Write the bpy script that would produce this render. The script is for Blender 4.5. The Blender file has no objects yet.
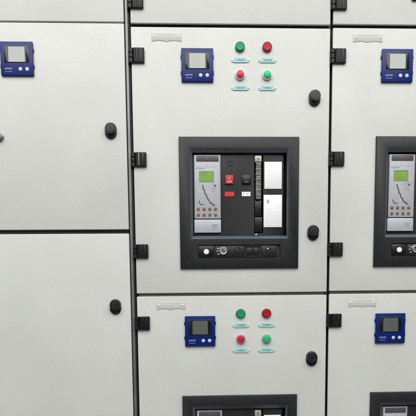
import bpy, bmesh, math, random
from mathutils import Matrix, Vector
random.seed(7)
sc = bpy.context.scene
col = sc.collection
PI = math.pi

# ------------------------------------------------------------------ materials
def mat(name, base, rough=0.45, metallic=0.0, var=0.04, var_scale=40.0, bump=0.0, bump_scale=600.0,
        coat=0.0, spec=0.5, rough_var=0.05, fine=0.0, fine_scale=900.0):
    m = bpy.data.materials.new(name); m.use_nodes = True
    nt = m.node_tree; N = nt.nodes; L = nt.links
    b = N['Principled BSDF']
    b.inputs['Metallic'].default_value = metallic
    b.inputs['Coat Weight'].default_value = coat
    b.inputs['Coat Roughness'].default_value = 0.08
    b.inputs['Specular IOR Level'].default_value = spec
    tc = N.new('ShaderNodeTexCoord')
    geo = N.new('ShaderNodeNewGeometry')
    n1 = N.new('ShaderNodeTexNoise'); n1.inputs['Scale'].default_value = var_scale; n1.inputs['Detail'].default_value = 4
    L.new(geo.outputs['Position'], n1.inputs['Vector'])
    mr = N.new('ShaderNodeMapRange')
    mr.inputs['From Min'].default_value = 0.3; mr.inputs['From Max'].default_value = 0.7
    mr.inputs['To Min'].default_value = 1 - var; mr.inputs['To Max'].default_value = 1 + var
    L.new(n1.outputs['Fac'], mr.inputs['Value'])
    val = mr.outputs['Result']
    if fine:
        n3 = N.new('ShaderNodeTexNoise'); n3.inputs['Scale'].default_value = fine_scale; n3.inputs['Detail'].default_value = 2
        L.new(geo.outputs['Position'], n3.inputs['Vector'])
        m3 = N.new('ShaderNodeMapRange')
        m3.inputs['From Min'].default_value = 0.3; m3.inputs['From Max'].default_value = 0.7
        m3.inputs['To Min'].default_value = 1 - fine; m3.inputs['To Max'].default_value = 1 + fine
        L.new(n3.outputs['Fac'], m3.inputs['Value'])
        mu = N.new('ShaderNodeMath'); mu.operation = 'MULTIPLY'
        L.new(val, mu.inputs[0]); L.new(m3.outputs['Result'], mu.inputs[1]); val = mu.outputs[0]
    mx = N.new('ShaderNodeVectorMath'); mx.operation = 'SCALE'
    mx.inputs[0].default_value = base
    L.new(val, mx.inputs['Scale'])
    L.new(mx.outputs['Vector'], b.inputs['Base Color'])
    n2 = N.new('ShaderNodeTexNoise'); n2.inputs['Scale'].default_value = var_scale * 2.3; n2.inputs['Detail'].default_value = 3
    L.new(geo.outputs['Position'], n2.inputs['Vector'])
    rr = N.new('ShaderNodeMapRange')
    rr.inputs['To Min'].default_value = max(0.02, rough - rough_var); rr.inputs['To Max'].default_value = min(1, rough + rough_var)
    L.new(n2.outputs['Fac'], rr.inputs['Value']); L.new(rr.outputs['Result'], b.inputs['Roughness'])
    if bump:
        nb = N.new('ShaderNodeTexNoise'); nb.inputs['Scale'].default_value = bump_scale; nb.inputs['Detail'].default_value = 3
        L.new(geo.outputs['Position'], nb.inputs['Vector'])
        bp = N.new('ShaderNodeBump'); bp.inputs['Strength'].default_value = bump; bp.inputs['Distance'].default_value = 0.001
        L.new(nb.outputs['Fac'], bp.inputs['Height']); L.new(bp.outputs['Normal'], b.inputs['Normal'])
    return m

M = dict(
    paint=mat('light_grey_powder_coat', (.592, .603, .577), .42, var=.045, var_scale=4.5, rough_var=.09, bump=.24, bump_scale=420, fine=.042, fine_scale=190),
    inner=mat('carcass_grey_paint', (.12, .11, .105), .55, bump=.05),
    worn=mat('worn_beige_edge', (.26, .245, .21), .5, var=.35, var_scale=220),
    seaml=mat('pale_brown_grey_seal', (.21, .18, .165), .6, var=.12, var_scale=30),
    seam=mat('brown_grey_seal', (.055, .049, .045), .6, var=.15, var_scale=30),
    post=mat('galvanised_post', (.20, .195, .19), .42, metallic=.5, var=.15, var_scale=25),
    gasket=mat('black_rubber_gasket', (.010, .010, .013), .6),
    blackp=mat('black_moulded_plastic', (.006, .006, .007), .30, var=.15, var_scale=120, bump=.05, bump_scale=1500),
    hinge=mat('black_cast_hinge', (.0055, .006, .0075), .40, spec=.4, var=.2, var_scale=90, bump=.08, bump_scale=900),
    ring=mat('lock_core_metal', (.040, .038, .038), .38, metallic=.3, var=.1, var_scale=200),
    blue=mat('blue_meter_plastic', (.0028, .0150, .145), .32, var=.05, spec=.30, bump=.05, bump_scale=1200),
    bezel=mat('black_screen_bezel', (.006, .0065, .008), .22),
    print_w=mat('pale_blue_print', (.46, .50, .64), .5),
    white=mat('white_print', (.80, .81, .84), .5),
    whiteb=mat('white_button', (.56, .59, .66), .4),
    lcd=None,
    green=mat('dark_green_cap', (.002, .30, .115), .42, spec=.3, var=.08, var_scale=150),
    red=mat('dark_red_cap', (.43, .003, .012), .42, spec=.3, var=.08, var_scale=150),
    greenl=mat('bright_green_lens', (.006, .50, .19), .3, var=.08, var_scale=200),
    redl=mat('bright_red_lens', (.55, .014, .035), .3, var=.08, var_scale=200),
    greend=mat('green_cap_skirt', (.001, .10, .04), .45),
    redd=mat('red_cap_skirt', (.15, .002, .005), .45),
    chrome=mat('satin_chrome_ring', (.62, .62, .63), .3, metallic=.85, var=.06, var_scale=200),
    steel=mat('bright_screw_steel', (.80, .80, .80), .3, metallic=.3),
    clear=mat('milky_clear_plastic', (.60, .61, .585), .35, var=.03, var_scale=120),
    holder=mat('grey_card_holder_plastic', (.565, .576, .552), .6, var=.03, var_scale=80, spec=.2),
    cyan=mat('cyan_label_insert', (.33, .63, .63), .5, var=.04, var_scale=120),
    ink=mat('dark_teal_ink', (.02, .10, .13), .6),
    char=mat('charcoal_frame_plastic', (.0098, .0106, .0124), .46, var=.14, spec=.42, var_scale=30, bump=.12, bump_scale=900, fine=.06, fine_scale=700),
    charl=mat('charcoal_lip_lit', (.075, .096, .120), .36, var=.08, var_scale=60),  # frame plastic, colour raised to carry light reflected up onto the lip
    face=mat('dark_grey_breaker_face', (.0150, .0150, .0165), .50, var=.14, spec=.42, var_scale=35, bump=.12, bump_scale=1100, fine=.06, fine_scale=800),
    pit=mat('black_recess', (.006, .006, .007), .55),
    trip=mat('pale_grey_trip_unit', (.43, .445, .48), .42, var=.05, var_scale=70),
    flap=mat('pale_blue_grey_flap', (.45, .475, .52), .32, var=.05, var_scale=50),
    rail=mat('silver_rail', (.50, .50, .50), .35, metallic=.4),
    head=mat('dark_header', (.075, .073, .075), .45),
    screen=mat('yellow_green_screen', (.20, .36, .045), .3, var=.14, var_scale=60),
    print=mat('dark_grey_print', (.06, .065, .075), .6),
    printl=mat('faint_grey_print', (.23, .25, .30), .6),
    pink=mat('pinkish_key_surround', (.40, .31, .30), .5, var=.06, var_scale=200),
    key=mat('dark_key', (.11, .075, .075), .5),
    redbtn=mat('red_breaker_button', (.50, .014, .018), .40),
    redind=mat('red_indicator_window', (.78, .015, .02), .35),
    redm2=mat('red_window_marks', (.32, .01, .012), .5),
    redm=mat('red_mark', (.55, .05, .09), .5),
    redsoft=mat('faded_red_mark', (.75, .25, .26), .5),
    card=mat('white_rating_card', (.88, .88, .87), .4, var=.01),
    cardp=mat('pale_print', (.82, .82, .82), .5),
    lever=mat('worn_grey_lever', (.17, .155, .14), .45, metallic=.2, var=.45, var_scale=110),
    levercap=mat('silver_lever_cap', (.42, .41, .38), .4, metallic=.2, var=.2, var_scale=200),
    grey=mat('grey_metal_knob', (.30, .31, .31), .35, metallic=.7),
    socket=mat('dark_socket_plate', (.0085, .0085, .009), .40),
    floor=mat('grey_floor_paint', (.10, .10, .098), .55, var=.12, var_scale=3),
)
def lcd_material(name):
    m = mat(name, (.115, .130, .118), .16, var=.04, var_scale=90)
    nt = m.node_tree; N = nt.nodes; L = nt.links; b = N['Principled BSDF']
    b.inputs['Specular IOR Level'].default_value = 1.0
    b.inputs['Coat Weight'].default_value = 0.8
    b.inputs['Coat Roughness'].default_value = 0.12
    geo = N.new('ShaderNodeTexCoord')
    w = N.new('ShaderNodeTexWave'); w.bands_direction = 'X'; w.inputs['Scale'].default_value = 62
    w.inputs['Distortion'].default_value = .3
    L.new(geo.outputs['Object'], w.inputs['Vector'])
    src = b.inputs['Base Color'].links[0].from_socket
    mp = N.new('ShaderNodeMapRange'); mp.inputs['To Min'].default_value = .93; mp.inputs['To Max'].default_value = 1.03
    L.new(w.outputs['Fac'], mp.inputs['Value'])
    s = N.new('ShaderNodeVectorMath'); s.operation = 'SCALE'
    L.new(src, s.inputs[0]); L.new(mp.outputs['Result'], s.inputs['Scale'])
    L.new(s.outputs['Vector'], b.inputs['Base Color'])
    return m
M['lcd'] = lcd_material('reflective_lcd')

# ------------------------------------------------------------------ mesh builder
class MB:
    def __init__(self):
        self.bm = bmesh.new(); self.mats = []
    def mi(self, m):
        m = M[m]
        if m not in self.mats: self.mats.append(m)
        return self.mats.index(m)
    def merge(self, b, m):
        i = self.mi(m); vm = {}
        for v in b.verts: vm[v] = self.bm.verts.new(v.co)
        for f in b.faces:
            try: nf = self.bm.faces.new([vm[v] for v in f.verts]); nf.material_index = i
            except ValueError: pass
        b.free(); return self
    def box(self, x0, x1, y0, y1, z0, z1, m, bev=0.0, seg=2):
        b = bmesh.new(); bmesh.ops.create_cube(b, size=1)
        for v in b.verts:
            v.co = Vector((x0 + (v.co.x + .5) * (x1 - x0), y0 + (v.co.y + .5) * (y1 - y0), z0 + (v.co.z + .5) * (z1 - z0)))
        if bev: bmesh.ops.bevel(b, geom=b.edges[:], offset=bev, segments=seg, profile=.5, affect='EDGES')
        return self.merge(b, m)
    def lathe(self, cx, cz, prof, m, n=40, sx=1.0, sz=1.0):
        """profile of (radius, y) revolved about the Y axis; capped at both ends"""
        b = bmesh.new(); rings = []
        for r, y in prof:
            if r < 1e-6: rings.append([b.verts.new((cx, y, cz))])
            else: rings.append([b.verts.new((cx + sx * r * math.cos(2*PI*k/n), y, cz + sz * r * math.sin(2*PI*k/n))) for k in range(n)])
        for a, c in zip(rings, rings[1:]):
            for k in range(n):
                q = [a[k % len(a)], a[(k+1) % len(a)], c[(k+1) % len(c)], c[k % len(c)]]
                q2 = []
                for v in q:
                    if v not in q2: q2.append(v)
                if len(q2) > 2: b.faces.new(q2)
        if len(rings[0]) > 1: b.faces.new(rings[0])
        if len(rings[-1]) > 1: b.faces.new(rings[-1])
        bmesh.ops.recalc_face_normals(b, faces=b.faces[:])
        return self.merge(b, m)
    def prism(self, pts, y0, y1, m, bev=0.0):
        """polygon (x, z) extruded from y0 (back) to y1 (front)"""
        b = bmesh.new()
        A = [b.verts.new((x, y0, z)) for x, z in pts]; B = [b.verts.new((x, y1, z)) for x, z in pts]
        n = len(pts); b.faces.new(A)
        front = b.faces.new(B)
        for k in range(n): b.faces.new([A[k], A[(k+1) % n], B[(k+1) % n], B[k]])
        bmesh.ops.recalc_face_normals(b, faces=b.faces[:])
        if bev: bmesh.ops.bevel(b, geom=list(front.edges), offset=bev, segments=2, profile=.5, affect='EDGES')
        return self.merge(b, m)
    def vcyl(self, cx, cy, z0, z1, r, m, n=20, bev=0.0):
        b = bmesh.new(); prof = [(r - bev, z0), (r, z0 + bev), (r, z1 - bev), (r - bev, z1)] if bev else [(r, z0), (r, z1)]
        R = [[b.verts.new((cx + q * math.cos(2*PI*k/n), cy + q * math.sin(2*PI*k/n), z)) for k in range(n)] for q, z in prof]
        for a, c in zip(R, R[1:]):
            for k in range(n): b.faces.new([a[k], a[(k+1) % n], c[(k+1) % n], c[k]])
        b.faces.new(R[0]); b.faces.new(R[-1])
        bmesh.ops.recalc_face_normals(b, faces=b.faces[:])
        return self.merge(b, m)
    def loft(self, loops, m, mats=None):
        """list of rectangles (x0, x1, z0, z1, y) bridged into a closed ring of faces"""
        b = bmesh.new()
        R = [[b.verts.new((x, y, z)) for x, z in ((x0, z0), (x1, z0), (x1, z1), (x0, z1))] for x0, x1, z0, z1, y in loops]
        n = len(R)
        for j in range(n):
            a, c = R[j], R[(j+1) % n]
            for k in range(4):
                f = b.faces.new([a[k], a[(k+1) % 4], c[(k+1) % 4], c[k]])
                f.material_index = self.mi(mats[j] if mats else m)
        bmesh.ops.recalc_face_normals(b, faces=b.faces[:])
        vm = {v: self.bm.verts.new(v.co) for v in b.verts}
        for f in b.faces:
            nf = self.bm.faces.new([vm[v] for v in f.verts]); nf.material_index = f.material_index
        b.free(); return self
    def line(self, pts, w, y, m, t=.0003):
        """a printed polyline of width w lying on the plane y"""
        for (x0, z0), (x1, z1) in zip(pts, pts[1:]):
            d = Vector((x1-x0, z1-z0)); d.normalize(); nx, nz = -d.y*w/2, d.x*w/2
            ex, ez = d.x*w*.3, d.y*w*.3
            self.prism([(x0-ex+nx, z0-ez+nz), (x1+ex+nx, z1+ez+nz), (x1+ex-nx, z1+ez-nz), (x0-ex-nx, z0-ez-nz)], y, y - t, m)
            t += .00004
        return self
    def text(self, s, cx, cz, h, w, y, m, shear=0.0):
        cu = bpy.data.curves.new('lettering', 'FONT'); cu.body = s; cu.shear = shear
        cu.align_x = 'LEFT'; cu.resolution_u = 3
        o = bpy.data.objects.new('lettering', cu); col.objects.link(o)
        dg = bpy.context.evaluated_depsgraph_get(); dg.update()
        me = bpy.data.meshes.new_from_object(o.evaluated_get(dg))
        bpy.data.objects.remove(o); bpy.data.curves.remove(cu)
        if len(me.vertices):
            xs = [v.co.x for v in me.vertices]; ys = [v.co.y for v in me.vertices]
            ax, bx = min(xs), max(xs); ay, by = min(ys), max(ys)
            b = bmesh.new(); b.from_mesh(me)
            for v in b.verts:
                v.co = Vector((cx + ((v.co.x-ax)/(bx-ax) - .5)*w, y, cz + ((v.co.y-ay)/(by-ay) - .5)*h))
            self.merge(b, m)
        bpy.data.meshes.remove(me); return self
    def build(self, name, parent=None, loc=(0, 0, 0), cut=None, angle=35):
        bmesh.ops.recalc_face_normals(self.bm, faces=[f for f in self.bm.faces])
        me = bpy.data.meshes.new(name); self.bm.to_mesh(me); self.bm.free()
        for m in self.mats: me.materials.append(m)
        if cut:
            o = bpy.data.objects.new('work', me); col.objects.link(o); cs = []
            for c in cut:
                k = MB(); k.box(*c, 'pit'); kme = bpy.data.meshes.new('work_cut'); k.bm.to_mesh(kme); k.bm.free()
                kme.materials.append(M['pit'])
                ko = bpy.data.objects.new('work_cut', kme); col.objects.link(ko)
                md = o.modifiers.new('cut', 'BOOLEAN'); md.operation = 'DIFFERENCE'; md.object = ko; md.solver = 'EXACT'
                try: md.material_mode = 'TRANSFER'
                except Exception: pass
                cs.append(ko)
            dg = bpy.context.evaluated_depsgraph_get(); dg.update()
            me2 = bpy.data.meshes.new_from_object(o.evaluated_get(dg))
            for k in cs: bpy.data.objects.remove(k)
            bpy.data.objects.remove(o); me = me2; me.name = name
        for p in me.polygons: p.use_smooth = True
        me.set_sharp_from_angle(angle=math.radians(angle))
        o = bpy.data.objects.new(name, me); col.objects.link(o)
        o.location = loc
        if parent: o.parent = parent
        return o

def tag(o, label=None, cat=None, group=None, kind=None):
    for k, v in (('label', label), ('category', cat), ('group', group), ('kind', kind)):
        if v: o[k] = v
    return o
def empty(name, loc, label, cat, group=None):
    o = bpy.data.objects.new(name, None); col.objects.link(o); o.location = loc
    o.empty_display_size = .02
    return tag(o, label, cat, group)
def copy_tree(o, parent=None):
    kids = list(o.children)
    c = o.copy(); col.objects.link(c)
    if parent: c.parent = parent
    for ch in kids: copy_tree(ch, c)
    return c
def copy_thing(o, loc, label):
    c = copy_tree(o); c.location = loc; c['label'] = label; return c

# ------------------------------------------------------------------ layout (metres): door faces lie on y = 0, the viewer is at y < 0
H = .8041            # pitch of the doors
W = .6033            # width of a middle or right door
DX, DZ = .6114, .0022   # offset of the right cabinet from the middle one
BASE = -.93          # floor level
T = .022             # door thickness
BX, BZ, BW, BH = .1388, -.3243, .3708, .3995   # breaker frame, from a door's top left corner

# ------------------------------------------------------------------ door furniture
def hinge(parent, x, z, worn=False):
    b = MB(); h = .043
    b.box(.006, .0395, -.0085, -.0002, -h/2, h/2, 'hinge', .0025, 3)
    b.vcyl(.0115, -.0075, -h/2 + .0012, h/2 - .0012, .0038, 'hinge', 20, .0008)
    b.vcyl(.0225, -.0078, -h/2 + .0012, h/2 - .0012, .0030, 'hinge', 20, .0008)
    b.vcyl(.0350, -.0078, -h/2 + .0012, h/2 - .0012, .0026, 'hinge', 20, .0008)
    for k in range(3):
        z0 = -h/2 + k*h/3
        b.vcyl(-.0005, -.0035, z0 + .0004, z0 + h/3 - .0004, .0072, 'hinge', 22, .0012)
    b.box(-.008, .008, -.001, .012, -h/2 + .001, h/2 - .001, 'gasket')
    if worn:
        b.box(.0150, .0182, -.0102, -.0070, -h/2 + .003, h/2 - .003, 'worn', .0006)
    return b.build('hinge', parent, (x, 0, z))
def pill(w, h, n=18):
    r = w/2; d = h/2 - r; P = []
    for k in range(n + 1): a = PI*k/n; P.append((r*math.cos(a), d + r*math.sin(a)))
    for k in range(n + 1): a = PI + PI*k/n; P.append((r*math.cos(a), -d + r*math.sin(a)))
    return P
def lock(parent, x, z):
    b = MB()
    b.prism(pill(.0355, .0480), -.0002, -.0065, 'blackp', .0022)
    b.lathe(0, .0045, [(.0168, -.006), (.0165, -.0145), (.0150, -.0170), (.0112, -.0172), (.0104, -.0164)], 'blackp')
    b.lathe(0, .0045, [(.0103, -.0155), (.0103, -.0168), (.0072, -.0170), (.0066, -.0158)], 'ring', 32)
    b.lathe(0, .0045, [(.0064, -.0150), (.0064, -.0161), (.0032, -.0163), (0, -.0163)], 'blackp', 24)
    b.box(-.0012, .0012, -.0168, -.0150, .0005, .0085, 'pit')
    return b.build('lock', parent, (x, 0, z))

def door(parent, x0, x1, z0, z1, gap_lo, gap_hi, name='door', cutout=False):
    """a steel door with rounded folded edges, local origin at its top left corner"""
    b = MB(); w = x1 - x0; h = z1 - z0
    zl, zh = -h + gap_lo, -gap_hi
    b.box(0, w, 0, .0085, zl, zh, 'paint', .0024, 4)
    cut = None
    if cutout:
        cut = [(BX + .014, BX + BW - .014, -.05, .1, BZ - BH + .014, BZ - .014)]
    o = b.build(name, parent, (x0, 0, z1), cut=cut)
    b = MB(); b.box(.0135, w - .0135, .0086, T, zl + .0135, zh - .0135, 'inner'); b.build('inner_pan', o, cut=cut)
    return o

def cabinet(loc, label):
    root = empty('switchgear_cabinet', loc, label, 'electrical cabinet', 'grey switchgear cabinets in a row')
    zb = BASE - loc[2]; top = H + .46
    b = MB()
    # carcass: back, sides, front frame behind the doors
    x0, x1 = -.004, W + .004
    b.box(x0, x0 + .003, T + .004, .60, zb + .08, top, 'inner')
    b.box(x1 - .003, x1, T + .004, .60, zb + .08, top, 'inner')
    b.box(x0 + .003, x1 - .003, .597, .60, zb + .08, top, 'inner')
    b.box(x0 + .003, x1 - .003, T + .004, .597, top - .003, top, 'paint')
    for z in (-H, 0, H):
        b.box(.006, W - .006, .0150 if z else .0115, T + .034, z - .013, z + .013, 'seam' if z else 'seaml')
    b.box(x0 + .003, x0 + .024, T + .0045, T + .030, zb + .08, top - .003, 'gasket')
    b.box(x1 - .024, x1 - .003, T + .0045, T + .030, zb + .08, top - .003, 'gasket')
    b.build('carcass', root)
    b = MB(); b.box(x0, x1, .03, .58, zb, zb + .08, 'inner', .002); b.build('plinth', root)
    dU = door(root, 0, W, 0, H, .0045, .0055, cutout=True)
    dL = door(root, 0, W, -H, 0, .005, .0050, cutout=True)
    dT = door(root, 0, W, H, H + .455, .0045, .002)
    for k, d in enumerate((dU, dL)):
        for j, z in enumerate((-.0889, -.392, -.6688)):
            if not (k and j == 1): hinge(d, 0, z, worn=(j == 1 and k == 0 and loc[0] == 0))
        for z in (-.209, -.6142): lock(d, .5565, z)
    hinge(dT, 0, -.455 + .065); hinge(dT, 0, -.09); lock(dT, .5565, -.23)
    return root

cab_mid = cabinet((0, 0, 0), 'middle grey cabinet whose doors carry four round coloured controls in full view')
cab_right = cabinet((DX, 0, DZ), 'right grey cabinet cut off by the right edge of the photo')

# left cabinet: plain doors, no hinges in sight
gx = -.0195; LW = .80
cab_left = empty('switchgear_cabinet', (gx, 0, 0), 'left grey cabinet with plain doors, one blue meter and no circuit breaker', 'electrical cabinet', 'grey switchgear cabinets in a row')
b = MB(); top = H + .46
b.box(-LW - .002, -LW + .001, T + .004, .60, BASE + .08, top, 'inner'); b.box(-.003, 0, T + .004, .60, BASE + .08, top, 'inner')
b.box(-LW + .001, -.003, .597, .60, BASE + .08, top, 'inner'); b.box(-LW + .001, -.003, T + .004, .597, top - .003, top, 'paint')
for z in (.1966, .8098): b.box(-LW + .001, -.003, .0150, T + .034, z - .013, z + .013, 'seam')
b.build('carcass', cab_left)
b = MB(); b.box(-LW, 0, .03, .58, BASE, BASE + .08, 'inner', .002); b.build('plinth', cab_left)
# grey folded post standing in the wide gap beside the middle cabinet, black seal next to it
b = MB()
b.box(.0028, .0118, -.0005, .060, BASE + .08, top, 'post', .0025, 3)
b.box(.0122, .0160, .006, .055, BASE + .08, top, 'gasket', .001)
b.build('corner_post', cab_left)
dm = door(cab_left, -LW, 0, .1966, .8098, .0062, .0018)
dl = door(cab_left, -LW, 0, -.82, .1966, .002, .0062)
dt = door(cab_left, -LW, 0, .8098, top - .005, .0018, .002)
lock(dm, LW - .0668 + .0195, .4996 - .8098 - .002); lock(dl, LW - .0672 + .0195, -.0337 - .1966 - .002)
b = MB()
b.lathe(0, 0, [(.0150, -.0002), (.0145, -.004), (.0115, -.0055), (.0110, -.012), (.0092, -.0135), (0, -.0135)], 'grey', 32)
b.box(-.0012, .0012, -.0142, -.0130, -.006, .006, 'pit')
kn = b.build('knob', dm, (LW + .0195 - .4030, 0, .4800 - .8098)); kn['label'] = 'small round grey metal knob at the left edge'

# ------------------------------------------------------------------ blue panel meters
def meter(loc, label):
    s = .096
    r = empty('panel_meter', loc, label, 'meter', 'blue panel meters set into the doors')
    b = MB(); b.box(0, s, -.0080, -.0002, -s, 0, 'blue', .0016, 3)
    for zz in (-.022, -.068):      # mounting clips on both flanks
        b.box(s - .0012, s + .0022, -.0045, -.0003, zz - .006, zz + .004, 'blackp', .0006); b.box(-.0022, .0012, -.0045, -.0003, zz - .006, zz + .004, 'blackp', .0006)
    # printed white wordmark and the smaller line below it
    x = .0112
    for k, wd in enumerate((.0012, .0010, .0032, .0036, .0034, .0030)):
        zt = -.0748 if k else -.0752; zb_ = -.0798; sl = .0008
        b.prism([(x, zb_), (x + .0008, zb_), (x + .0008 + sl, zt), (x + sl, zt)], -.0079, -.0082, 'print_w')
        if wd > .002:
            b.prism([(x + sl, zt - .0007), (x + wd + sl, zt - .0007), (x + wd + sl, zt), (x + sl, zt)], -.0079, -.00825, 'print_w')
            b.prism([(x + sl*.5, zt - .0028), (x + wd, zt - .0028), (x + wd, zt - .0022), (x + sl*.5, zt - .0022)], -.0079, -.00825, 'print_w')
            if k % 2: b.prism([(x, zb_), (x + wd, zb_), (x + wd, zb_ + .0007), (x, zb_ + .0007)], -.0079, -.00825, 'print_w')
            else: b.prism([(x + wd - .0002, zt - .0028), (x + wd + .0005, zt - .0028), (x + wd + sl, zt), (x + wd + sl - .0007, zt)], -.0079, -.0083, 'print_w')
        x += wd + .0013
    x = .0130
    for wd in (.003, .0022, .003, .0026, .003):
        b.box(x, x + wd, -.0082, -.0079, -.0862, -.0850, 'print_w'); x += wd + .0012
    b.build('housing', r)
    b = MB()
    X0, X1, Z0, Z1 = .13*s, .872*s, -.624*s, -.122*s
    b.loft([(X0, X1, Z0, Z1, -.0078), (X0, X1, Z0, Z1, -.0090), (X0 + .0006, X1 - .0006, Z0 + .0006, Z1 - .0006, -.0094),
            (.245*s, .758*s, -.607*s, -.149*s, -.0094), (.249*s, .754*s, -.602*s, -.153*s, -.0084), (.249*s, .754*s, -.602*s, -.153*s, -.0078)], 'bezel')
    b.build('bezel', r)
    b = MB(); b.box(0, .505*s, -.0007, 0, -.449*s, 0, 'lcd'); b.build('screen', r, (.249*s, -.0079, -.153*s))
    for cx in (.602, .808):
        b = MB(); b.lathe(0, 0, [(.0054, .0004), (.0054, -.0010), (.0045, -.0016), (0, -.0017)], 'whiteb', 28)
        b.build('button', r, (cx*s, -.0080, -.815*s))
    return r
MX, MZ = .1502, -.068
m0 = meter((MX, 0, H + MZ), 'blue panel meter with pale screen on the upper door of the middle cabinet')
copy_thing(m0, (MX, 0, MZ), 'blue panel meter with dark grey screen on the lower door of the middle cabinet')
copy_thing(m0, (MX + DX, 0, H + MZ + DZ), 'blue panel meter with pale screen on the upper door of the right cabinet')
copy_thing(m0, (MX + DX, 0, MZ + DZ), 'blue panel meter with dark grey screen on the lower door of the right cabinet')
copy_thing(m0, (-.3862, 0, .7507), 'blue panel meter on the left cabinet, touching the left edge of the photo')

# ------------------------------------------------------------------ push buttons and lamps
def push_button(loc, colr, label):
    r = empty('push_button', loc, label, 'push button', 'round push buttons on the middle doors')
    b = MB(); b.lathe(0, 0, [(.0158, -.0002), (.0158, -.0018), (.0150, -.0026), (.0138, -.0026)], 'chrome', 40); b.build('base_ring', r)
    b = MB(); b.lathe(0, 0, [(.0143, -.0020), (.0146, -.0058), (.0140, -.0074), (.0126, -.0077)], colr + 'd', 40); b.build('collar', r)
    b = MB(); b.lathe(0, 0, [(.0124, -.0060), (.0124, -.0086), (.0112, -.0096), (.0050, -.0092), (0, -.0091)], colr, 40); b.build('cap', r)
    return r
def lamp(loc, colr, label):
    r = empty('indicator_lamp', loc, label, 'indicator lamp', 'round indicator lamps on the middle doors')
    b = MB(); b.lathe(0, 0, [(.0152, -.0002), (.0152, -.0020), (.0148, -.0030), (.0146, -.0068), (.0132, -.0098), (.0120, -.0100), (.0118, -.0070)], 'chrome', 40); b.build('bezel_ring', r)
    b = MB(); b.lathe(0, 0, [(.0117, -.0060), (.0117, -.0120), (.0106, -.0137), (.0070, -.0147), (0, -.0151)], colr, 40); b.build('lens', r)
    return r
PX, PZ = .0825, .0805
ctrl = {}
for zi, (zz, where) in enumerate(((H, 'upper'), (0, 'lower'))):
    B = (.3277, zz - .0619)
    specs = [(push_button, 'green', 0, 0, 'dark green round push button, above the red lamp, on the %s middle door'),
             (push_button, 'red', 1, 0, 'dark red round push button, above the green lamp, on the %s middle door'),
             (lamp, 'redl', 0, 1, 'red lamp in a silver ring, below the green button on the %s middle door'),
             (lamp, 'greenl', 1, 1, 'bright green lamp in a silver ring, below the red button on the %s middle door')]
    for k, (fn, c, ix, iz, lab) in enumerate(specs):
        loc = (B[0] + ix*PX, 0, B[1] - iz*PZ)
        if zi == 0: ctrl[k] = fn(loc, c, lab % where)
        else: copy_thing(ctrl[k], loc, lab % where)

# small cyan labels under each control
def name_tag(loc, txt, label):
    r = empty('control_label', loc, label, 'label', 'small cyan labels under the round controls')
    b = MB(); P = []
    for k in range(13): a = -PI/2 + PI*k/12; P.append((.0215 + .0065*math.cos(a), .0068*math.sin(a)))
    for k in range(13): a = PI/2 + PI*k/12; P.append((-.0215 + .0065*math.cos(a), .0068*math.sin(a)))
    b.prism(P, -.0002, -.0018, 'clear', .0005); b.build('holder', r)
    b = MB(); b.box(-.0202, .0202, -.0026, -.0016, -.0069, .0069, 'cyan', .0003, 1)
    b.text(txt, 0, 0, .0066, .0255, -.00275, 'ink')
    b.build('insert', r)
    for x in (-.0242, .0242):
        b = MB(); b.lathe(0, 0, [(.0030, -.0015), (.0030, -.0021), (.0020, -.0025), (0, -.0026)], 'clear', 20); b.build('rivet', r, (x, 0, 0))
    return r
names = [('分闸按钮', 'green button'), ('合闸按钮', 'red button'), ('合闸指示', 'red lamp'), ('分闸指示', 'green lamp')]
tags = {}
for zi, (zz, where) in enumerate(((H, 'upper'), (0, 'lower'))):
    for k, (t, what) in enumerate(names):
        loc = (.3277 + .001 + (k % 2)*PX, 0, zz - .0619 - (k // 2)*PZ - .0375)
        lab = 'small cyan label under the %s on the %s middle door' % (what, where)
        if zi == 0: tags[k] = name_tag(loc, t, lab)
        else: copy_thing(tags[k], loc, lab)

# ------------------------------------------------------------------ empty card holders near the door corners
def card_holder(loc, label):
    r = empty('card_holder', loc, label, 'card holder', 'clear card holders screwed to the doors')
    w = .0905; P = [(0, -.0125), (0, .0110), (w, .0110), (w, -.0125)]
    for k in range(1, 14):                       # two thumb arcs along the lower edge
        t = k/14; P.append((w - .003 - t*(w/2 - .005), -.0125 + .0028*math.sin(PI*t)))
    P.append((w/2, -.0130))
    for k in range(1, 14):
        t = k/14; P.append((w/2 - .002 - t*(w/2 - .005), -.0125 + .0028*math.sin(PI*t)))
    b = MB(); b.prism(P, -.0002, -.0014, 'holder', .0004)
    b.box(.016, .0745, -.0017, -.0012, .0078, .0086, 'clear'); b.build('plate', r)
    for x in (.0078, w - .0078):
        b = MB(); b.lathe(0, 0, [(.0036, -.0010), (.0036, -.0019), (.0026, -.0026), (0, -.0027)], 'white', 20)
        b.box(-.0022, .0022, -.0029, -.0024, -.0004, .0004, 'printl'); b.build('screw', r, (x, 0, .0015))
    return r
NX, NZ = .0616, -.0345
c0 = card_holder((NX, 0, H + NZ), 'clear plastic card holder at the top of the upper middle door')
copy_thing(c0, (NX, 0, NZ), 'clear plastic card holder at the top of the lower middle door')
copy_thing(c0, (NX + DX, 0, H + NZ + DZ), 'clear plastic card holder at the top of the upper right door')
copy_thing(c0, (NX + DX, 0, NZ + DZ), 'clear plastic card holder at the top of the lower right door')

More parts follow.
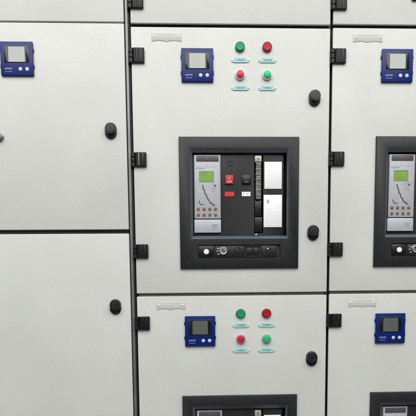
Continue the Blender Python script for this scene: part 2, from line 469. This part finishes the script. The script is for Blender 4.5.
# ------------------------------------------------------------------ air circuit breakers (local origin: top left corner of the frame)
def breaker(loc, label):
    r = empty('circuit_breaker', loc, label, 'circuit breaker', 'black framed circuit breakers in the doors')
    w, h = BW, BH; F = -.0085
    mm = .001
    # surround: bevelled plate with a stepped window, pocket for the lower strip
    b = MB()
    A = (.0340, .3372, -.3075, -.0345)          # window at the face
    Bq = (.0410, .3340, -.2985, -.0455)         # window at the bottom of the slope
    b.loft([(0, w, -h, 0, -.0004), (0, w, -h, 0, F + .0025), (.0008, w - .0008, -h + .0008, -.0008, F + .0008), (.0025, w - .0025, -h + .0025, -.0025, F),
            (A[0] - .001, A[1] + .001, A[2] - .001, A[3] + .001, F), (A[0], A[1], A[2], A[3], F + .001), (Bq[0], Bq[1], Bq[2], Bq[3], .0020), (Bq[0], Bq[1], Bq[2], Bq[3], .016),
            (.017, w - .017, -h + .017, -.017, .016), (.017, w - .017, -h + .017, -.017, -.0004)], 'char',
           mats=['char', 'char', 'char', 'char', 'charl', 'charl', 'pit', 'pit', 'pit', 'pit'])
    b.build('surround', r, cut=[(.0549, .3143, -.03, -.0015, -.3667, -.3265)])
    # body behind the window with the lever slot cut into it
    b = MB(); Y = .0125
    b.box(.030, .3262, Y, .24, -.3300, -.0300, 'face', .0015)
    b.build('body', r, cut=[(.2336, .2624, -.01, Y + .030, -.2889, -.0490)])
    b = MB(); b.box(.328, .345, .060, .065, -.33, -.03, 'pit'); b.build('gap_dark_sheet', r)  # black sheet standing for the darkness deep in the gap beside the body
    # emblem moulded on the body face
    b = MB(); b.lathe(.1593, -.0735, [(.0108, Y + .001), (.0106, Y - .0006), (.0094, Y - .0009), (.0086, Y - .0004), (0, Y - .0004)], 'face', 36, 1.1, .8); b.build('moulded_ring', r)

    # trip unit
    TY = .0045
    b = MB(); b.box(.0462, .1283, TY, Y + .002, -.2443, -.0518, 'trip', .0012)
    P = [(.0727, -.1428), (.0738, -.1530), (.0779, -.1585), (.0792, -.1690), (.0836, -.1729), (.0860, -.1815), (.0916, -.1884), (.0956, -.1972), (.1010, -.1975), (.1035, -.2030), (.1093, -.2034)]
    b.line(P, .0034, TY, 'print')
    b.line([(.0614, -.1904), (.0622, -.1970), (.0653, -.2011), (.0753, -.2017)], .0026, TY, 'print')
    for iz in range(5):
        for ix in range(5):
            if (ix + iz) % 2 == 0 or ix > 2: b.box(.0935 + ix*.0038, .0958 + ix*.0038, TY - .0003, TY, -.1585 + iz*.0052 - ix*.0012, -.1563 + iz*.0052 - ix*.0012, 'printl')
    b.box(.1085, .1140, TY - .00045, TY, -.1470, -.1415, 'print')
    for x0, x1 in ((.0535, .0570), (.0585, .0600), (.0615, .0665), (.0680, .0700), (.0712, .0780)): b.box(x0, x1, TY - .0003, TY, -.0935, -.0905, 'printl')
    b.box(.0800, .0850, TY - .0003, TY, -.0835, -.0820, 'printl'); b.box(.0535, .1190, TY - .0002, TY, -.0878, -.0873, 'printl')
    tu = b.build('trip_unit', r)
    b = MB(); b.box(.0530, .1225, TY - .0016, TY + .001, -.0712, -.0535, 'head', .0008)
    b.prism([(.0855, -.0640), (.0905, -.0640), (.0880, -.0592)], TY - .0016, TY - .0020, 'redm')
    b.box(.0600, .0800, TY - .0019, TY - .0015, -.0625, -.0615, 'print'); b.box(.0950, .1150, TY - .0019, TY - .0015, -.0625, -.0615, 'print')
    b.build('header', tu)
    for x in (.0478, .1262):
        b = MB(); b.vcyl(x, TY + .0002, -.2430, -.0530, .0015, 'rail', 12, .0004); b.build('rail', tu)
    b = MB()
    b.loft([(.0612, .1072, -.1326, -.1003, TY + .0005), (.0612, .1072, -.1326, -.1003, TY - .0010), (.0632, .1054, -.1308, -.1021, TY - .0010), (.0632, .1054, -.1308, -.1021, TY + .0005)], 'printl')
    b.box(.0631, .1055, TY - .0005, TY + .0005, -.1309, -.1020, 'screen')
    b.build('display', tu)
    for iz in range(2):
        for ix in range(4):
            cx, cz = .0580 + ix*.01793, -.2157 - iz*.0176
            b = MB(); b.box(cx - .0066, cx + .0066, TY - .0005, TY + .001, cz - .0066, cz + .0066, 'pink', .0003, 1)
            b.lathe(cx, cz, [(.0046, TY), (.0046, TY - .0013), (.0038, TY - .0019), (0, TY - .0019)], 'key', 18)
            b.box(cx - .0018, cx + .0018, TY - .0022, TY - .0018, cz - .0006, cz + .0006, 'pink'); b.build('key', tu)
    b = MB(); b.box(.0452, .1287, TY + .0004, Y + .002, -.2876, -.2470, 'flap', .0014)
    for k in range(3): b.box(.1020, .1180 - .003*(k == 1), TY - .0001, TY + .0004, -.2650 - k*.0045, -.2628 - k*.0045, 'printl')
    b.box(.0985, .1215, TY, TY + .0004, -.2765, -.2600, 'trip'); b.build('flap', tu)

    # red and black push buttons and the two indicator windows
    def btn(x0, x1, z0, z1, m, s1, s2, ink, name):
        b = MB(); b.loft([(x0 - .0022, x1 + .0022, z0 - .0022, z1 + .0022, Y + .001), (x0 - .0022, x1 + .0022, z0 - .0022, z1 + .0022, Y - .0016), (x0 - .0006, x1 + .0006, z0 - .0006, z1 + .0006, Y - .0016), (x0 - .0006, x1 + .0006, z0 - .0006, z1 + .0006, Y + .001)], 'socket')
        b.box(x0, x1, Y - .0062, Y + .001, z0, z1, m, .0016, 3)
        cx, cz = (x0 + x1)/2, (z0 + z1)/2
        b.text(s1, cx, cz + .0022, .0050, .0050 if s1 == 'O' else .0012, Y - .0063, ink)
        b.text(s2, cx, cz - .0070, .0052, .0165 if len(s2) > 2 else .0125, Y - .0063, ink)
        o = b.build(name, r); return o
    btn(.1429, .1683, -.1385, -.1112, 'redbtn', 'O', 'OFF', 'white', 'push_button')['label'] = 'square red push button'
    btn(.1952, .2220, -.1386, -.1115, 'blackp', 'I', 'ON', 'printl', 'push_button')['label'] = 'square black push button'
    def window(x0, x1, z0, z1, m, ink, bars, lab):
        b = MB(); b.loft([(x0 - .002, x1 + .002, z0 - .002, z1 + .002, Y + .001), (x0 - .002, x1 + .002, z0 - .002, z1 + .002, Y - .0010), (x0, x1, z0, z1, Y - .0010), (x0, x1, z0, z1, Y + .001)], 'socket')
        b.box(x0 - .0002, x1 + .0002, Y - .0004, Y + .001, z0 - .0002, z1 + .0002, m)
        for (a, c, d, e) in bars: b.box(x0 + a, x0 + c, Y - .00065, Y - .0003, z0 + d, z0 + e, ink)
        b.build('indicator_window', r)['label'] = lab
    window(.1417, .1707, -.1749, -.1609, 'redind', 'redm2', [(.0095, .0108, .003, .011), (.0150, .0160, .0030, .0085), (.0182, .0192, .004, .0115)], 'red indicator window')
    window(.1948, .2223, -.1750, -.1610, 'card', 'printl', [(.0052, .0064, .0035, .0105), (.0165, .0178, .0035, .0105), (.0205, .0214, .005, .0090)], 'white indicator window with black marks')

    # charging lever in its slot
    b = MB(); b.box(.2348, .2566, Y - .0085, Y + .02, -.0730, -.0530, 'levercap', .0025, 3); b.box(.2440, .2475, Y - .0092, Y - .0080, -.0680, -.0585, 'lever', .0004)
    lv = MB()
    n = 14
    for k in range(n):                            # moulded grip ribs
        z1 = -.0735 - k*(.1110/n); lv.box(.2385 + .0006*(k % 2), .2552 - .0006*(k % 2), Y - .0060 + .0012*(k % 2), Y + .015, z1 - .1110/n, z1, 'lever', .0009, 2)
    ch = lv.build('charging_lever', r); b.build('lever_cap', ch)
    b = MB(); b.box(.2350, .2600, Y - .0010, Y + .024, -.2860, -.2390, 'blackp', .002, 3); b.box(.2350, .2590, Y + .006, Y + .024, -.2370, -.1860, 'blackp', .003, 3); b.build('lever_foot', ch)
    b = MB(); b.lathe(0, 0, [(.0040, .001), (.0040, -.0022), (.0028, -.0030), (0, -.0030)], 'grey', 18); b.build('screw', r, (.2400, Y, -.2945))

    # white rating plates
    for (x0, x1, z0, z1, red) in ((.2655, .3205, -.1533, -.0708, False), (.2632, .3213, -.2712, -.1714, True)):
        b = MB(); b.box(x0, x1, Y - .0030, Y + .001, z0, z1, 'card', .0010)
        yy = Y - .0030
        if red:
            b.prism([(x0 + .009, z1 - .021), (x0 + .018, z1 - .021), (x0 + .0135, z1 - .0120)], yy, yy - .0003, 'redsoft')
            b.box(x0 + .0095, x0 + .0180, yy - .0003, yy, z1 - .0255, z1 - .0228, 'redsoft')
            for k, (a, c) in enumerate(((.024, .050), (.008, .030), (.008, .046), (.010, .050), (.022, .032), (.008, .018))):
                b.box(x0 + a, x0 + c, yy - .0002, yy, z1 - .034 - k*.0098, z1 - .0331 - k*.0098, 'cardp')
        else:
            for k in range(4): b.box(x0 + .010, x0 + .040 - .006*(k % 2), yy - .0002, yy, z1 - .030 - k*.011, z1 - .0293 - k*.011, 'cardp')
        b.build('rating_plate', r)['label'] = 'white rating plate with a small red mark' if red else 'plain white rating plate'

    # strip of lock, key and counter along the bottom (in the pocket of the surround)
    y0 = -.0016
    def part(name, fn, lab=None):
        b = MB(); fn(b); o = b.build(name, r)
        if lab: o['label'] = lab
    def f(b):
        b.box(.0575, .1055, y0 - .0030, y0 + .0006, -.3650, -.3285, 'blackp', .0012)
        b.lathe(.0814, -.3475, [(.0105, y0 - .0020), (.0105, y0 - .0036), (.0088, y0 - .0038)], 'pit', 28)
        b.lathe(.0814, -.3475, [(.0082, y0 - .0025), (.0082, y0 - .0060), (.0068, y0 - .0074), (0, y0 - .0078)], 'card', 28)
    part('round_button', f, 'white round button on a black square')
    def f(b):
        b.box(.1085, .2010, y0 - .0022, y0 + .0006, -.3655, -.3278, 'socket', .0012)
        b.lathe(.1345, -.3440, [(.0122, y0 - .0015), (.0122, y0 - .0050), (.0108, y0 - .0060), (.0098, y0 - .0056)], 'chrome', 30)
        b.lathe(.1345, -.3440, [(.0096, y0 - .0030), (.0096, y0 - .0056), (0, y0 - .0058)], 'grey', 26)
        b.prism([(.1300, -.3395), (.1318, -.3378), (.1392, -.3475), (.1374, -.3492)], y0 - .0056, y0 - .0066, 'pit')
        for (dx, dz) in ((-.0150, .0065), (-.0172, -.0015), (-.0140, -.0105)):
            b.prism([(.1345 + dx - .0045, -.3440 + dz + .0012), (.1345 + dx + .002, -.3440 + dz + .0016), (.1345 + dx + .0025, -.3440 + dz - .0012), (.1345 + dx - .004, -.3440 + dz - .0016)], y0 - .0021, y0 - .0026, 'flap')
    part('key_lock', f, 'silver key lock with white arrow marks')
    def f(b):
        b.lathe(.1810, -.3420, [(.0098, y0 - .0018), (.0098, y0 - .0040), (.0076, y0 - .0042), (.0070, y0 - .0026), (0, y0 - .0026)], 'pit', 28)
        b.lathe(.1778, -.3385, [(.0016, y0 - .0026), (.0016, y0 - .0044), (0, y0 - .0046)], 'grey', 12)
    part('crank_hole', f)
    def f(b):
        b.loft([(.2037, .2513, -.3640, -.3280, y0 + .0006), (.2037, .2513, -.3640, -.3280, y0 - .0046), (.2075, .2475, -.3602, -.3318, y0 - .0046), (.2075, .2475, -.3602, -.3318, y0 + .0006)], 'pit')
        for x in (.2085, .2285): b.box(x, x + .0180, y0 - .0030, y0 + .0006, -.3575, -.3345, 'socket', .0012)
    part('position_window', f, 'pair of dark square windows')
    def f(b):
        b.box(.2545, .3030, y0 - .0022, y0 + .0006, -.3655, -.3278, 'socket', .0012)
        b.lathe(.2775, -.3425, [(.0095, y0 - .0018), (.0095, y0 - .0032), (.0080, y0 - .0034), (.0074, y0 - .0024), (0, y0 - .0024)], 'pit', 26)
        b.lathe(.2745, -.3392, [(.0030, y0 - .0020), (.0030, y0 - .0050), (.0018, y0 - .0060), (0, y0 - .0062)], 'rail', 18)
    part('release_pin', f)
    return r
k0 = breaker((BX, 0, H + BZ), 'black framed circuit breaker, shown whole, in the upper middle door')
copy_thing(k0, (BX, 0, BZ), 'black framed circuit breaker in the lower middle door, only its top showing')
copy_thing(k0, (BX + DX, 0, H + BZ + DZ), 'black framed circuit breaker in the upper right door, cut by the right edge')
copy_thing(k0, (BX + DX, 0, BZ + DZ), 'black framed circuit breaker in the lower right door at the bottom right corner')

# black fitting on the top right door, of which only a corner is seen
ft = empty('door_fitting', (.8500, 0, .8790), 'small black fitting cut off by the top right corner of the photo', 'door fitting')
b = MB(); b.box(0, .110, -.0080, -.0002, 0, .060, 'char', .002, 3); b.build('plate', ft)
b = MB(); b.lathe(.055, .030, [(.018, -.007), (.018, -.020), (.015, -.023), (0, -.023)], 'blackp', 32); b.build('knob', ft)

# ------------------------------------------------------------------ floor
b = MB(); b.box(-3, 4, -5, 2, BASE - .05, BASE, 'floor'); tag(b.build('floor'), kind='structure')

# ------------------------------------------------------------------ light
wd = bpy.data.worlds.new('World'); sc.world = wd; wd.use_nodes = True
WN = wd.node_tree.nodes; WL = wd.node_tree.links
bg = WN['Background']; bg.inputs['Strength'].default_value = 1.0
wt = WN.new('ShaderNodeTexCoord'); sep = WN.new('ShaderNodeSeparateXYZ'); WL.new(wt.outputs['Generated'], sep.inputs[0])
ramp = WN.new('ShaderNodeValToRGB'); WL.new(sep.outputs['Z'], ramp.inputs['Fac'])      # dim below the horizon, bright hall above it
ce = ramp.color_ramp.elements
ce[0].position = 0.0; ce[0].color = (.05, .052, .055, 1)
ce[1].position = .20; ce[1].color = (.41, .415, .42, 1)
WL.new(ramp.outputs['Color'], bg.inputs['Color'])
def area(name, loc, sx, sy, e, colr=(1, 1, 1), aim=None):
    l = bpy.data.lights.new(name, 'AREA'); l.shape = 'RECTANGLE'; l.size = sx; l.size_y = sy; l.energy = e; l.color = colr
    o = bpy.data.objects.new(name, l); col.objects.link(o); o.location = loc
    if aim: o.rotation_euler = (Vector(aim) - Vector(loc)).to_track_quat('-Z', 'Y').to_euler()
    return o
area('ceiling_lamp', (.10, -3.0, 2.60), 5.6, 3.4, 242, (1, .99, .965), aim=(.10, -1.9, 0))

# ------------------------------------------------------------------ camera
cam = bpy.data.cameras.new('camera'); co = bpy.data.objects.new('camera', cam); col.objects.link(co)
R = ((0.9992011912926665, -0.03888282979624227, -0.009225229880751298),
     (0.037687542678418805, 0.9936462725812242, -0.10605062051823239),
     (0.013290163512109765, 0.10561823011429526, 0.9943179375940803))     # rows: right, forward, up
right, fwd, up = (Vector(v) for v in R)
mw = Matrix((right, up, -fwd)).transposed().to_4x4(); mw.translation = Vector((.1561196, -1.7081349, .0114024))
co.matrix_world = mw
cam.sensor_fit = 'HORIZONTAL'; cam.sensor_width = 36; cam.lens = 537.93/416*36
cam.shift_x = (208 - 207.38665)/416; cam.shift_y = (348.10624 - 208)/416
cam.clip_start = .01; cam.clip_end = 100
sc.camera = co
sc.view_settings.view_transform = 'Standard'; sc.view_settings.look = 'None'; sc.view_settings.exposure = 0; sc.view_settings.gamma = 1
sc.render.engine = 'CYCLES'; sc.render.resolution_x = 1024; sc.render.resolution_y = 1024
